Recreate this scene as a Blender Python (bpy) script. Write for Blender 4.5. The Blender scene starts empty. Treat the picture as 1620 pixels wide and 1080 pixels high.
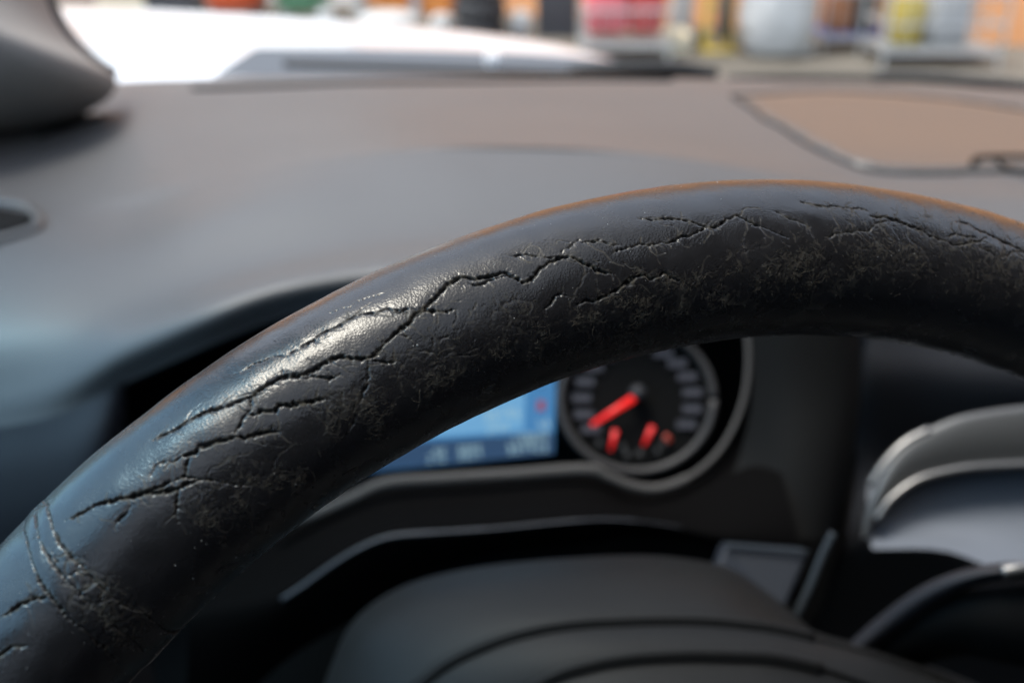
import bpy, bmesh, math, random
import numpy as np
from mathutils import Vector
random.seed(7); rng = np.random.default_rng(11)
sc = bpy.context.scene
rad = math.radians

# ------------------------------------------------------------------ camera
CAM = np.array([0.0, 0.0, 1.6]); PITCH = rad(26.0); FPX = 1575.0
cam_data = bpy.data.cameras.new('camera'); cam = bpy.data.objects.new('camera', cam_data)
sc.collection.objects.link(cam); sc.camera = cam
cam.location = CAM; cam.rotation_euler = (rad(90) - PITCH, 0, 0)
cam_data.lens = 35.0; cam_data.sensor_width = 36.0
cam_data.clip_start = 0.01; cam_data.clip_end = 2000
cam_data.dof.use_dof = True; cam_data.dof.focus_distance = 0.170; cam_data.dof.aperture_fstop = 11.0
cam_data.dof.aperture_blades = 0

# ------------------------------------------------------------------ sky, sun, exposure
world = bpy.data.worlds.new('World'); sc.world = world; world.use_nodes = True
wn = world.node_tree; bg = wn.nodes['Background']
sky = wn.nodes.new('ShaderNodeTexSky'); sky.sky_type = 'NISHITA'; sky.sun_disc = False
SUN_EL, SUN_AZ = 71.0, 262.0            # azimuth measured clockwise from +Y: high on the driver's left, veiled by thin cloud
sky.sun_elevation = rad(SUN_EL); sky.sun_rotation = rad(SUN_AZ)
sky.air_density = 1.0; sky.dust_density = 2.0
hs = wn.nodes.new('ShaderNodeHueSaturation'); hs.inputs['Saturation'].default_value = .52      # thin high cloud
wn.links.new(sky.outputs[0], hs.inputs['Color']); wn.links.new(hs.outputs[0], bg.inputs[0]); bg.inputs[1].default_value = 0.15
sun_d = bpy.data.lights.new('sun', 'SUN'); sun = bpy.data.objects.new('sun', sun_d); sc.collection.objects.link(sun)
sun_d.energy = 1.5; sun_d.angle = rad(20); sun_d.color = (1.0, 0.95, 0.88)
sdir = Vector((math.sin(rad(SUN_AZ)) * math.cos(rad(SUN_EL)), math.cos(rad(SUN_AZ)) * math.cos(rad(SUN_EL)), math.sin(rad(SUN_EL))))
sun.rotation_euler = sdir.to_track_quat('Z', 'Y').to_euler(); sun.location = (0, -5, 8)
sc.view_settings.view_transform = 'Standard'; sc.view_settings.look = 'None'
sc.view_settings.exposure = 1.85; sc.view_settings.gamma = 1.0
sc.view_settings.use_curve_mapping = False
sc.render.engine = 'CYCLES'
cy = sc.cycles
cy.use_denoising = True; cy.max_bounces = 8; cy.transparent_max_bounces = 12
cy.sample_clamp_indirect = 6.0; cy.caustics_reflective = False; cy.caustics_refractive = False

# ------------------------------------------------------------------ helpers
cF = np.array([0, math.cos(PITCH), -math.sin(PITCH)]); cU = np.array([0, math.sin(PITCH), math.cos(PITCH)]); cR = np.array([1.0, 0, 0])
def P(px, py, d):
    "point seen at photo pixel (px, py) at distance d along the view axis"
    return CAM + cF * d + cR * ((px - 810) / FPX * d) + cU * ((540 - py) / FPX * d)
def PY(px, py, Y):
    r = cF + cR * ((px - 810) / FPX) + cU * ((540 - py) / FPX)
    return CAM + r * (Y / r[1])
def PG(px, py, z=0.0):
    r = cF + cR * ((px - 810) / FPX) + cU * ((540 - py) / FPX)
    return CAM + r * ((z - CAM[2]) / r[2])
def proj(W):
    D = np.asarray(W) - CAM
    d = D @ cF
    return 810 + FPX * (D @ cR) / d, 540 - FPX * (D @ cU) / d, d

COL = sc.collection
def tag(o, label=None, cat=None, group=None, kind=None):
    if label: o['label'] = label
    if cat: o['category'] = cat
    if group: o['group'] = group
    if kind: o['kind'] = kind
    return o
def empty(name, loc, label, cat, group=None):
    o = bpy.data.objects.new(name, None); COL.objects.link(o); o.location = Vector([float(c) for c in loc]); o.empty_display_size = .05
    bpy.context.view_layer.update()
    return tag(o, label, cat, group)
def mesh_np(name, V, Fq, mat, parent=None, smooth=True):
    "numpy verts and quad faces -> object (verts in world space)"
    V = np.asarray(V, dtype=np.float32).copy()
    if parent is not None: V -= np.array(world_loc(parent), dtype=np.float32)
    Fq = np.asarray(Fq, dtype=np.int32)
    me = bpy.data.meshes.new(name)
    me.vertices.add(len(V)); me.vertices.foreach_set('co', V.ravel())
    n = Fq.shape[1]
    me.loops.add(Fq.size); me.loops.foreach_set('vertex_index', Fq.ravel())
    me.polygons.add(len(Fq)); me.polygons.foreach_set('loop_start', np.arange(0, Fq.size, n, dtype=np.int32))
    me.polygons.foreach_set('loop_total', np.full(len(Fq), n, dtype=np.int32))
    me.polygons.foreach_set('use_smooth', np.full(len(Fq), smooth))
    me.update(calc_edges=True); me.validate()
    me.materials.append(mat)
    o = bpy.data.objects.new(name, me); COL.objects.link(o)
    if parent is not None: o.parent = parent
    return o
def world_loc(o):
    v = Vector((0, 0, 0))
    while o is not None: v += o.location; o = o.parent
    return v
def bm_obj(name, bm, mat, parent=None, smooth=False, recalc=True):
    if recalc: bmesh.ops.recalc_face_normals(bm, faces=bm.faces)
    me = bpy.data.meshes.new(name)
    if parent is not None: bmesh.ops.translate(bm, verts=bm.verts, vec=-world_loc(parent))
    bm.to_mesh(me); bm.free(); me.materials.append(mat)
    if smooth:
        for p in me.polygons: p.use_smooth = True
    o = bpy.data.objects.new(name, me); COL.objects.link(o)
    if parent is not None: o.parent = parent
    return o
def V3(p): return Vector((float(p[0]), float(p[1]), float(p[2])))
def catmull(pts, n):
    "resample a list of points (any dimension) with a Catmull-Rom spline, n samples a span"
    A = np.asarray(pts, float); A = np.vstack([2 * A[0] - A[1], A, 2 * A[-1] - A[-2]])
    out = []
    for i in range(1, len(A) - 2):
        for k in range(n):
            t = k / n
            out.append(.5 * ((2 * A[i]) + (-A[i-1] + A[i+1]) * t + (2*A[i-1] - 5*A[i] + 4*A[i+1] - A[i+2]) * t*t + (-A[i-1] + 3*A[i] - 3*A[i+1] + A[i+2]) * t**3))
    out.append(A[-2]); return np.array(out)
def grid_faces(nu, nv, wrap_u=False, wrap_v=False):
    i = np.arange(nu if wrap_u else nu - 1)[:, None]; j = np.arange(nv if wrap_v else nv - 1)[None, :]
    a = i * nv + j; b = ((i + 1) % nu) * nv + j; c = ((i + 1) % nu) * nv + (j + 1) % nv; d = i * nv + (j + 1) % nv
    return np.stack([a, b, c, d], -1).reshape(-1, 4)
def loft(name, rows, mat, parent=None, nu=8, nv=8, flip=False):
    "rows of equal numbers of 3D points -> smooth surface"
    R = np.asarray(rows, float)
    R = np.stack([catmull(r, nu) for r in R])
    R2 = np.stack([catmull(R[:, k], nv) for k in range(R.shape[1])], 1)
    f = grid_faces(R2.shape[0], R2.shape[1])
    if flip: f = f[:, ::-1]
    return mesh_np(name, R2.reshape(-1, 3), f, mat, parent), R2
def add_tube(bm, pts, r, seg=8, r2=None, up=None):
    "tube through points; r2 = half size along up for a flattened section"
    pts = [V3(p) for p in pts]; rings = []
    for i, p in enumerate(pts):
        t = (pts[min(i+1, len(pts)-1)] - pts[max(i-1, 0)]).normalized()
        u = V3(up) if up is not None else Vector((0, 0, 1))
        s = t.cross(u)
        if s.length < 1e-4: s = t.cross(Vector((1, 0, 0)))
        s.normalize(); w = s.cross(t).normalized()
        rr = r[min(i, len(r) - 1)] if hasattr(r, '__len__') else r
        ra = r2 if r2 is not None else rr
        rings.append([bm.verts.new(p + s * (math.cos(a) * rr) + w * (math.sin(a) * ra)) for a in [2 * math.pi * k / seg for k in range(seg)]])
    for a, b in zip(rings, rings[1:]):
        for k in range(seg): bm.faces.new((a[k], a[(k+1) % seg], b[(k+1) % seg], b[k]))
    bm.faces.new(rings[0][::-1]); bm.faces.new(rings[-1])
def tube(name, pts, r, mat, parent=None, seg=8, r2=None, up=None, n=6):
    bm = bmesh.new(); add_tube(bm, catmull(pts, n) if n > 1 else pts, r, seg, r2, up)
    return bm_obj(name, bm, mat, parent, smooth=True)
def add_box(bm, c, s, rz=0.0, bevel=0.0, mat_axes=None):
    r = bmesh.ops.create_cube(bm, size=1.0); vs = r['verts']
    for v in vs:
        v.co = Vector((v.co.x * s[0], v.co.y * s[1], v.co.z * s[2]))
    if rz:
        cs, sn = math.cos(rz), math.sin(rz)
        for v in vs: v.co = Vector((v.co.x * cs - v.co.y * sn, v.co.x * sn + v.co.y * cs, v.co.z))
    for v in vs: v.co += V3(c)
    if bevel:
        es = list({e for v in vs for e in v.link_edges})
        bmesh.ops.bevel(bm, geom=es, offset=bevel, segments=2, affect='EDGES', profile=.5)
def box(name, c, s, mat, parent=None, rz=0.0, bevel=0.0):
    bm = bmesh.new(); add_box(bm, c, s, rz, bevel); return bm_obj(name, bm, mat, parent)
def slab(name, corners, thick, mat, parent=None, bevel=0.0, direction=None):
    "a plate through ordered corner points with real thickness away from the camera"
    bm = bmesh.new()
    C = [V3(c) for c in corners]
    d = V3(direction) if direction is not None else V3(cF)
    a = [bm.verts.new(c) for c in C]; b = [bm.verts.new(c + d * thick) for c in C]
    bm.faces.new(a); bm.faces.new(b[::-1]); n = len(C)
    for k in range(n): bm.faces.new((a[k], b[k], b[(k+1) % n], a[(k+1) % n]))
    if bevel: bmesh.ops.bevel(bm, geom=[e for e in bm.edges], offset=bevel, segments=2, affect='EDGES', profile=.5)
    return bm_obj(name, bm, mat, parent)
def add_lathe(bm, c, prof, seg=24, axis=None, squash=(1, 1)):
    "revolve (radius, height) pairs about z"
    rings = []
    for r_, h in prof:
        rings.append([bm.verts.new((c[0] + r_ * squash[0] * math.cos(2*math.pi*k/seg), c[1] + r_ * squash[1] * math.sin(2*math.pi*k/seg), c[2] + h)) for k in range(seg)])
    for a, b in zip(rings, rings[1:]):
        for k in range(seg): bm.faces.new((a[k], a[(k+1) % seg], b[(k+1) % seg], b[k]))
    bm.faces.new(rings[0][::-1]); bm.faces.new(rings[-1])

# ------------------------------------------------------------------ materials
def mat(name, col, rough=.5, metal=0.0, spec=.5, noise=None, bump=None, emit=None, coat=0.0, sheen=0.0):
    m = bpy.data.materials.new(name); m.use_nodes = True; nt = m.node_tree; b = nt.nodes['Principled BSDF']
    b.inputs['Base Color'].default_value = (*col, 1); b.inputs['Roughness'].default_value = rough
    b.inputs['Metallic'].default_value = metal; b.inputs['Specular IOR Level'].default_value = spec
    b.inputs['Coat Weight'].default_value = coat
    if sheen: b.inputs['Sheen Weight'].default_value = sheen
    tc = nt.nodes.new('ShaderNodeTexCoord')
    if noise:                                   # (scale, amount)
        n = nt.nodes.new('ShaderNodeTexNoise'); n.inputs['Scale'].default_value = noise[0]; n.inputs['Detail'].default_value = 5
        nt.links.new(tc.outputs['Object'], n.inputs['Vector'])
        mx = nt.nodes.new('ShaderNodeMix'); mx.data_type = 'RGBA'
        mx.inputs[6].default_value = (*[c * (1 - noise[1]) for c in col], 1); mx.inputs[7].default_value = (*[min(1, c * (1 + noise[1])) for c in col], 1)
        nt.links.new(n.outputs['Fac'], mx.inputs[0]); nt.links.new(mx.outputs[2], b.inputs['Base Color'])
    if bump:                                    # (scale, strength, distance)
        n = nt.nodes.new('ShaderNodeTexNoise'); n.inputs['Scale'].default_value = bump[0]; n.inputs['Detail'].default_value = 3
        nt.links.new(tc.outputs['Object'], n.inputs['Vector'])
        bp = nt.nodes.new('ShaderNodeBump'); bp.inputs['Strength'].default_value = bump[1]; bp.inputs['Distance'].default_value = bump[2]
        nt.links.new(n.outputs['Fac'], bp.inputs['Height']); nt.links.new(bp.outputs['Normal'], b.inputs['Normal'])
    if emit:
        b.inputs['Emission Color'].default_value = (*emit[0], 1); b.inputs['Emission Strength'].default_value = emit[1]
    return m
M = {}
M['dash'] = mat('dash_soft_plastic', (.060, .059, .060), .47, spec=.5, noise=(9, .12), bump=(900, .35, .0004))
M['dash_dark'] = mat('dash_dark_plastic', (.016, .016, .019), .55, spec=.25, bump=(900, .3, .0003))
M['lid'] = mat('lid_plastic', (.066, .060, .056), .34, bump=(900, .25, .0003))
M['dash_mid'] = mat('dash_mid_plastic', (.030, .031, .036), .5, spec=.35, bump=(900, .3, .0003))
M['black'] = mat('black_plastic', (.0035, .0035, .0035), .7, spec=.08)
M['piano'] = mat('gloss_black', (.006, .006, .007), .12)
M['satin'] = mat('satin_silver_trim', (.20, .195, .19), .38, metal=.85)
M['satin_dark'] = mat('satin_grey_trim', (.11, .11, .11), .42, metal=.7)
M['trim'] = mat('trim_grey', (.045, .042, .040), .6, spec=.15)
M['grey_panel'] = mat('grey_console', (.11, .12, .14), .4)
M['hub'] = mat('hub_shaded_vinyl', (.008, .0078, .0076), .55, spec=.16, bump=(1200, .4, .0003))  # very dark: shade over the hub is put into the base colour
M['pillar'] = mat('pillar_trim', (.20, .19, .18), .6, bump=(600, .2, .0003))
M['rubber'] = mat('black_rubber', (.012, .012, .013), .6)
M['cabin'] = mat('cabin_lining', (.025, .025, .025), .9)
M['roofcloth'] = mat('roof_cloth', (.12, .115, .11), .95)
M['white_paint'] = mat('white_car_paint', (.58, .61, .64), .3, coat=.6)
M['cowl'] = mat('grey_cowl_plastic', (.085, .095, .11), .8, spec=.1)

# ------------------------------------------------------------------ ground, yard wall
def ground_mat():
    m = mat('yard_paving', (.42, .39, .35), .95, spec=.08); nt = m.node_tree; b = nt.nodes['Principled BSDF']
    tc = nt.nodes.new('ShaderNodeTexCoord')
    n1 = nt.nodes.new('ShaderNodeTexNoise'); n1.inputs['Scale'].default_value = .35; n1.inputs['Detail'].default_value = 6
    n2 = nt.nodes.new('ShaderNodeTexNoise'); n2.inputs['Scale'].default_value = 7; n2.inputs['Detail'].default_value = 8
    br = nt.nodes.new('ShaderNodeTexBrick'); br.inputs['Scale'].default_value = 1.0; br.inputs['Brick Width'].default_value = 1.2; br.inputs['Row Height'].default_value = 1.2
    br.inputs['Mortar Size'].default_value = .012; br.offset = 0
    br.inputs['Color1'].default_value = (1, 1, 1, 1); br.inputs['Color2'].default_value = (.9, .9, .9, 1); br.inputs['Mortar'].default_value = (.5, .5, .5, 1)
    for q in (n1, n2, br): nt.links.new(tc.outputs['Object'], q.inputs['Vector'])
    r = nt.nodes.new('ShaderNodeValToRGB'); r.color_ramp.elements[0].color = (.10, .092, .078, 1); r.color_ramp.elements[1].color = (.15, .139, .122, 1)
    r.color_ramp.elements[0].position = .35; r.color_ramp.elements[1].position = .65
    ad = nt.nodes.new('ShaderNodeMath'); ad.operation = 'MULTIPLY_ADD'; ad.inputs[1].default_value = .35
    nt.links.new(n2.outputs['Fac'], ad.inputs[0]); sb = nt.nodes.new('ShaderNodeMath'); sb.operation = 'SUBTRACT'; sb.inputs[1].default_value = .17
    nt.links.new(n1.outputs['Fac'], sb.inputs[0]); nt.links.new(sb.outputs[0], ad.inputs[2]); nt.links.new(ad.outputs[0], r.inputs['Fac'])
    mx = nt.nodes.new('ShaderNodeMix'); mx.data_type = 'RGBA'; mx.blend_type = 'MULTIPLY'; mx.inputs[0].default_value = 1
    nt.links.new(r.outputs[0], mx.inputs[6]); nt.links.new(br.outputs[0], mx.inputs[7]); nt.links.new(mx.outputs[2], b.inputs['Base Color'])
    return m
M['ground'] = ground_mat()
bm = bmesh.new(); vs = [bm.verts.new(p) for p in ((-300, -300, 0), (300, -300, 0), (300, 300, 0), (-300, 300, 0))]; bm.faces.new(vs)
tag(bm_obj('ground', bm, M['ground']), kind='structure')

def wall_mat(name, c1, c2):
    m = mat(name, c1, .8); nt = m.node_tree; b = nt.nodes['Principled BSDF']; tc = nt.nodes.new('ShaderNodeTexCoord')
    wv = nt.nodes.new('ShaderNodeTexWave'); wv.bands_direction = 'X'; wv.inputs['Scale'].default_value = 2.2; wv.inputs['Distortion'].default_value = .3
    n = nt.nodes.new('ShaderNodeTexNoise'); n.inputs['Scale'].default_value = 1.4; n.inputs['Detail'].default_value = 8
    mx = nt.nodes.new('ShaderNodeMix'); mx.data_type = 'RGBA'; mx.inputs[6].default_value = (*c1, 1); mx.inputs[7].default_value = (*c2, 1)
    bp = nt.nodes.new('ShaderNodeBump'); bp.inputs['Strength'].default_value = .6; bp.inputs['Distance'].default_value = .03
    for q in (wv, n): nt.links.new(tc.outputs['Object'], q.inputs['Vector'])
    nt.links.new(n.outputs['Fac'], mx.inputs[0]); nt.links.new(mx.outputs[2], b.inputs['Base Color'])
    nt.links.new(wv.outputs['Fac'], bp.inputs['Height']); nt.links.new(bp.outputs['Normal'], b.inputs['Normal'])
    return m
M['orange_wall'] = wall_mat('orange_cladding', (.62, .27, .11), (.74, .37, .17))
M['orange'] = mat('orange_plastic', (.62, .22, .04), .5, noise=(5, .2))
M['white'] = mat('white_sack', (.42, .43, .43), .7, noise=(6, .1), bump=(9, .8, .03))
M['cream'] = mat('cream_card', (.62, .56, .42), .8, noise=(4, .15))
M['red'] = mat('red_plastic', (.45, .06, .06), .5, noise=(6, .25))
M['pink'] = mat('pink_red_cloth', (.62, .13, .15), .8, noise=(5, .45), bump=(6, .8, .03))
M['orange_red'] = mat('orange_red_tub', (.65, .10, .03), .4, noise=(5, .15))
M['green'] = mat('green_tub', (.10, .26, .15), .4, noise=(5, .15))
M['tyre'] = mat('tyre_rubber', (.022, .023, .026), .7, noise=(9, .3))
M['yellow'] = mat('yellow_paint', (.40, .31, .06), .5, noise=(6, .2))
M['dark'] = mat('dark_grey_plastic', (.035, .037, .045), .5, noise=(5, .3))
M['galv'] = mat('galvanised_steel', (.42, .44, .45), .45, metal=.5, noise=(20, .15))
M['blue'] = mat('blue_plastic', (.07, .12, .35), .5)
M['brown'] = mat('brown_board', (.34, .13, .05), .7, noise=(5, .2))

# an orange clad hall closing the yard, running nearer on the right
A0 = PG(1700, 78); A1 = PG(640, 14)
wd = (A1 - A0); wd[2] = 0; wl = np.linalg.norm(wd); wd /= wl; wnrm = np.array([wd[1], -wd[0], 0.])
if wnrm[1] > 0: wnrm = -wnrm
hall = empty('hall_building', A0 + wd * 4, 'long orange clad hall with added white fascia behind the yard, blurred', 'building')
def wall_box(name, a, b, z0, z1, depth, m, off=0.0):
    c = A0 + wd * (a + b) / 2 - wnrm * (depth / 2 - off); c[2] = (z0 + z1) / 2
    return box(name, c, (b - a, depth, z1 - z0), m, hall, rz=math.atan2(wd[1], wd[0]))
wall_box('wall', -14, 34, 0, 6.5, 6, M['orange_wall'])
M['fascia'] = mat('white_fascia', (.74, .74, .72), .6)
wall_box('fascia', -14.2, 34.2, 6.5, 7.5, 6.6, M['fascia'], .3)  # unseen white band added above the wall to reflect in the rim
for k, a in enumerate((-9, 7.5, 13.5, 21, 28)):
    wall_box('roller_door', a, a + 3.2, .02, 3.2, .12, M['fascia' if k % 2 else 'satin_dark'], .06)

# ------------------------------------------------------------------ car body
car = empty('car_body', (0.2, 0.5, 0.0), 'white car seen from the driver seat, bonnet and left windscreen pillar showing', 'car')
# bonnet: a curved sheet ahead of the windscreen
pxs = (-250, 60, 300, 520, 700, 880, 1050, 1250, 1450, 1650)
top = [(-250, 18), (60, 20), (300, 30), (520, 44), (700, 58), (880, 82), (1050, 126), (1250, 142), (1450, 148), (1650, 152)]
rows = []
for dy, Y in ((0, 2.05), (18, 1.75), (40, 1.45), (75, 1.20)):
    rows.append([PY(x, min(y + dy, 166) if dy < 75 else 168, Y) for x, y in top])
rows = [[p + np.array([0, .06, -.25]) for p in rows[0]]] + rows
bon, _ = loft('bonnet', rows, M['white_paint'], car, 6, 6)
# body of the car nose under the bonnet, so nothing is a loose sheet
box('nose', (0.45, 1.66, .62), (1.9, .8, .8), M['white_paint'], car, bevel=.08)
# cowl: grey panel below the glass, slanted at its left end
cw = [[PY(x, y, Y) for x, y in r] for r, Y in (([(405, 76), (560, 77), (700, 80), (850, 86), (960, 95), (1040, 106)], 1.36), ([(375, 95), (550, 95), (700, 96), (850, 101), (960, 109), (1040, 117)], 1.27), ([(335, 122), (540, 122), (700, 122), (850, 126), (960, 130), (1040, 134)], 1.16))]
loft('cowl_panel', cw, M['cowl'], car, 6, 4)

# windscreen: thin tinted pane from the dashboard up to the roof edge
def glass_mat(tint=(.92, .94, .93)):
    m = bpy.data.materials.new('window_glass'); m.use_nodes = True; nt = m.node_tree; nt.nodes.clear()
    o = nt.nodes.new('ShaderNodeOutputMaterial'); t = nt.nodes.new('ShaderNodeBsdfTransparent'); g = nt.nodes.new('ShaderNodeBsdfGlossy')
    t.inputs[0].default_value = (*tint, 1); g.inputs['Roughness'].default_value = .02
    lw = nt.nodes.new('ShaderNodeLayerWeight'); lw.inputs[0].default_value = .5; pw = nt.nodes.new('ShaderNodeMath'); pw.operation = 'POWER'; pw.inputs[1].default_value = 5
    f = nt.nodes.new('ShaderNodeMath'); f.operation = 'MULTIPLY_ADD'; f.inputs[1].default_value = .6; f.inputs[2].default_value = .04; mx = nt.nodes.new('ShaderNodeMixShader')
    nt.links.new(lw.outputs['Facing'], pw.inputs[0]); nt.links.new(pw.outputs[0], f.inputs[0]); nt.links.new(f.outputs[0], mx.inputs[0]); nt.links.new(t.outputs[0], mx.inputs[1]); nt.links.new(g.outputs[0], mx.inputs[2]); nt.links.new(mx.outputs[0], o.inputs[0])
    return m
M['glass'] = glass_mat(); M['side_glass'] = glass_mat((.66, .86, .96)); M['dark_glass'] = glass_mat((.22, .22, .22)); M['added_roof_glass'] = glass_mat((.72, .72, .70))
base = [PY(x, y, Y) for x, y, Y in ((-420, 160, .92), (0, 135, 1.0), (400, 122, 1.05), (810, 124, 1.07), (1300, 134, 1.07), (1750, 150, 1.05), (2300, 170, .98))]
head = [np.array([min(max(b[0], -.26), 1.06), .22 - .05 * abs(b[0] - .3), 1.93]) for b in base]
wr = [[b * (1 - t) + h * t + np.array([0, .05, .03]) * math.sin(t * math.pi) for b, h in zip(base, head)] for t in (0, .25, .5, .75, 1)]
loft('windscreen', wr, M['glass'], car, 5, 4)
# roof, rear, doors: the closed shell that keeps the cabin dark
XL, XR = -.44, 1.12
bm = bmesh.new(); add_box(bm, (.41, -1.07, 1.955), (1.26, .93, .045)); add_box(bm, (.41, .226, 1.955), (1.26, .022, .045)); add_box(bm, (.65, -.195, 1.955), (.78, .82, .045)); add_box(bm, (-.238, -.195, 1.955), (.024, .82, .045))
roof = bm_obj('roof', bm, M['roofcloth'], car)
box('added_roof_pane', (.017, -.195, 1.955), (.485, .82, .005), M['added_roof_glass'], roof)  # unseen glass panel added to let the sun reach the rim
box('rear_wall', ((XL + XR) / 2, -1.55, 1.1), (XR - XL, .05, 1.7), M['cabin'], car)
box('floor_pan', ((XL + XR) / 2, -.2, .32), (XR - XL, 2.7, .05), M['cabin'], car)
def door(x, xt):
    bm = bmesh.new(); add_box(bm, (x, -.25, .87), (.06, 2.5, 1.06)); add_tube(bm, [(x, -.30, 1.40), (xt, -.24, 1.93)], .035, 8); add_box(bm, ((x + xt) / 2, -.92, 1.66), (.05, 1.22, .56))
    d = bm_obj('door', bm, M['cabin'], car)
    slab('window', [(x, -.28, 1.40), (x, .62, 1.40), (xt, .26, 1.93), (xt, -.22, 1.93)], .004, M['side_glass' if x < 0 else 'dark_glass'], d, direction=(1, 0, 0))
door(XL, -.22); door(XR, 1.04)
box('bulkhead', ((XL + XR) / 2, 1.12, .85), (XR - XL, .05, 1.02), M['cabin'], car)

# left windscreen pillar trim
K = [(48, -140), (60, -60), (74, 0), (98, 48), (136, 88), (176, 116), (178, 140), (158, 162), (112, 186), (60, 200), (0, 208), (-140, 222)]
Q = [(-160, -160), (-150, -100), (-140, -60), (-120, -30), (-100, 0), (-80, 20), (-80, 40), (-90, 55), (-110, 70), (-130, 80), (-150, 90), (-240, 100)]
rows = []
for t, d in ((-.02, .80), (0, .76), (.06, .735), (.2, .70), (.5, .66), (1.0, .62)):
    rows.append([P(k[0] * (1 - t) + q[0] * t, k[1] * (1 - t) + q[1] * t, d) for k, q in zip(K, Q)])
pil, _ = loft('pillar_trim', rows, M['pillar'], car, 5, 5)
tube('seal', [P(x, y, .775) for x, y in [(50, -150), (66, -50), (82, 0), (106, 48), (142, 86), (184, 116)]], .0035, M['rubber'], pil)
tube('pillar_post', [P(-60, -60, .74), (-.42, .52, 1.75), (-.25, .26, 1.93)], .024, M['pillar'], car)

# ------------------------------------------------------------------ wipers
wp = empty('wiper', PY(800, 116, 1.12), 'long black wiper blade lying across the foot of the windscreen', 'wiper')
tube('blade', [PY(450, 101, 1.13), PY(640, 107, 1.13), PY(850, 114, 1.13), PY(1040, 118, 1.13), PY(1130, 121, 1.13)], .0045, M['rubber'], wp)
tube('arm', [PY(900, 112, 1.12), PY(960, 108, 1.12), PY(1060, 106, 1.12), PY(1135, 116, 1.12)], .0065, M['rubber'], wp)
wp2 = empty('wiper', PY(1450, 130, 1.10), 'shorter stretch of black wiper blade at the right end of the windscreen foot', 'wiper')
tube('blade', [PY(1150, 124, 1.12), PY(1250, 123, 1.12), PY(1390, 124, 1.12), PY(1560, 133, 1.12)], .0035, M['rubber'], wp2)
tube('arm', [PY(1380, 122, 1.12), PY(1470, 124, 1.12), PY(1565, 131, 1.12), PY(1800, 150, 1.10)], .0060, M['rubber'], wp2)
nz = tag(box('washer_nozzle', PY(779, 96, 1.22), (.018, .02, .018), M['white_paint'], bevel=.004), 'small pale washer nozzle standing on the grey cowl, centre of the picture', 'washer nozzle')

# ------------------------------------------------------------------ dashboard
dash = empty('dashboard', (0.1, .6, 1.2), 'dark grey soft plastic dashboard top with brow over the instruments', 'dashboard')
X = (-420, -150, 60, 200, 330, 450, 600, 750, 900, 1050, 1200, 1360, 1500, 1640, 1900)
def row(py, Y): return [PY(x, a, b) for x, a, b in zip(X, py, Y if hasattr(Y, '__len__') else [Y] * len(X))]
rows = [
 row((185, 160, 140, 128, 124, 121, 119, 119, 120, 123, 127, 132, 137, 143, 155), (.86, .90, .94, .97, .98, .99, 1.0, 1.0, 1.0, 1.0, 1.0, 1.0, 1.0, .99, .97)),
 row((215, 185, 160, 146, 141, 138, 136, 136, 138, 142, 146, 151, 157, 164, 178), .88),
 row((265, 235, 208, 190, 182, 176, 172, 170, 172, 178, 184, 192, 200, 208, 222), .76),
 row((330, 300, 275, 262, 240, 222, 210, 206, 208, 220, 234, 244, 252, 260, 275), .64),
 row((370, 345, 322, 305, 280, 256, 238, 231, 233, 244, 264, 284, 292, 298, 310), (.56, .56, .57, .575, .575, .57, .565, .56, .56, .565, .57, .58, .58, .58, .58)),
 row((400, 378, 352, 335, 298, 268, 246, 238, 241, 255, 280, 306, 316, 322, 334), (.50, .51, .525, .545, .55, .55, .55, .55, .55, .55, .55, .55, .55, .55, .55)),
 row((460, 440, 420, 398, 350, 318, 296, 288, 292, 306, 336, 372, 384, 390, 402), (.445, .45, .462, .475, .49, .50, .51, .51, .51, .51, .51, .50, .50, .50, .50)),
 row((570, 545, 510, 480, 436, 404, 376, 368, 374, 392, 420, 448, 460, 466, 480), (.405, .41, .42, .428, .44, .45, .46, .46, .46, .46, .46, .46, .46, .46, .46)),
 row((660, 640, 608, 546, 490, 450, 426, 418, 424, 460, 485, 505, 515, 522, 540), (.388, .391, .397, .398, .40, .41, .42, .42, .42, .42, .425, .435, .44, .44, .44)),
 row((700, 690, 665, 606, 548, 502, 472, 462, 468, 480, 505, 525, 540, 548, 565), (.382, .384, .389, .397, .399, .409, .419, .419, .419, .418, .42, .43, .435, .435, .435)),
]
top_o, TOP = loft('dash_top', rows, M['dash'], dash, 10, 8)
tx, ty, td = proj(TOP.reshape(-1, 3))
TOPF = TOP.reshape(-1, 3)
gu = np.gradient(TOP, axis=0); gv = np.gradient(TOP, axis=1); NRM = np.cross(gu, gv); NRM /= np.linalg.norm(NRM, axis=2)[..., None] + 1e-12
NRM[NRM[..., 2] < 0] *= -1; NRMF = NRM.reshape(-1, 3)
def on_dash(px, py, off=0.0):
    "nearest point of the dash top seen at a photo pixel, lifted by off along its normal"
    e = (tx - px) ** 2 + (ty - py) ** 2; ks = np.argpartition(e, 4)[:4]; w = 1 / (e[ks] + 1e-3); w /= w.sum()
    return (TOPF[ks] * w[:, None]).sum(0) + NRMF[ks[0]] * off
# underside of the brow, going back over the instruments
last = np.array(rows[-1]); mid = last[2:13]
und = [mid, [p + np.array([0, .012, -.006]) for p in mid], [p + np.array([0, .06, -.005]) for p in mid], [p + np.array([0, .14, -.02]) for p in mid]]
loft('brow_underside', und, M['black'], dash, 6, 4)
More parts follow.
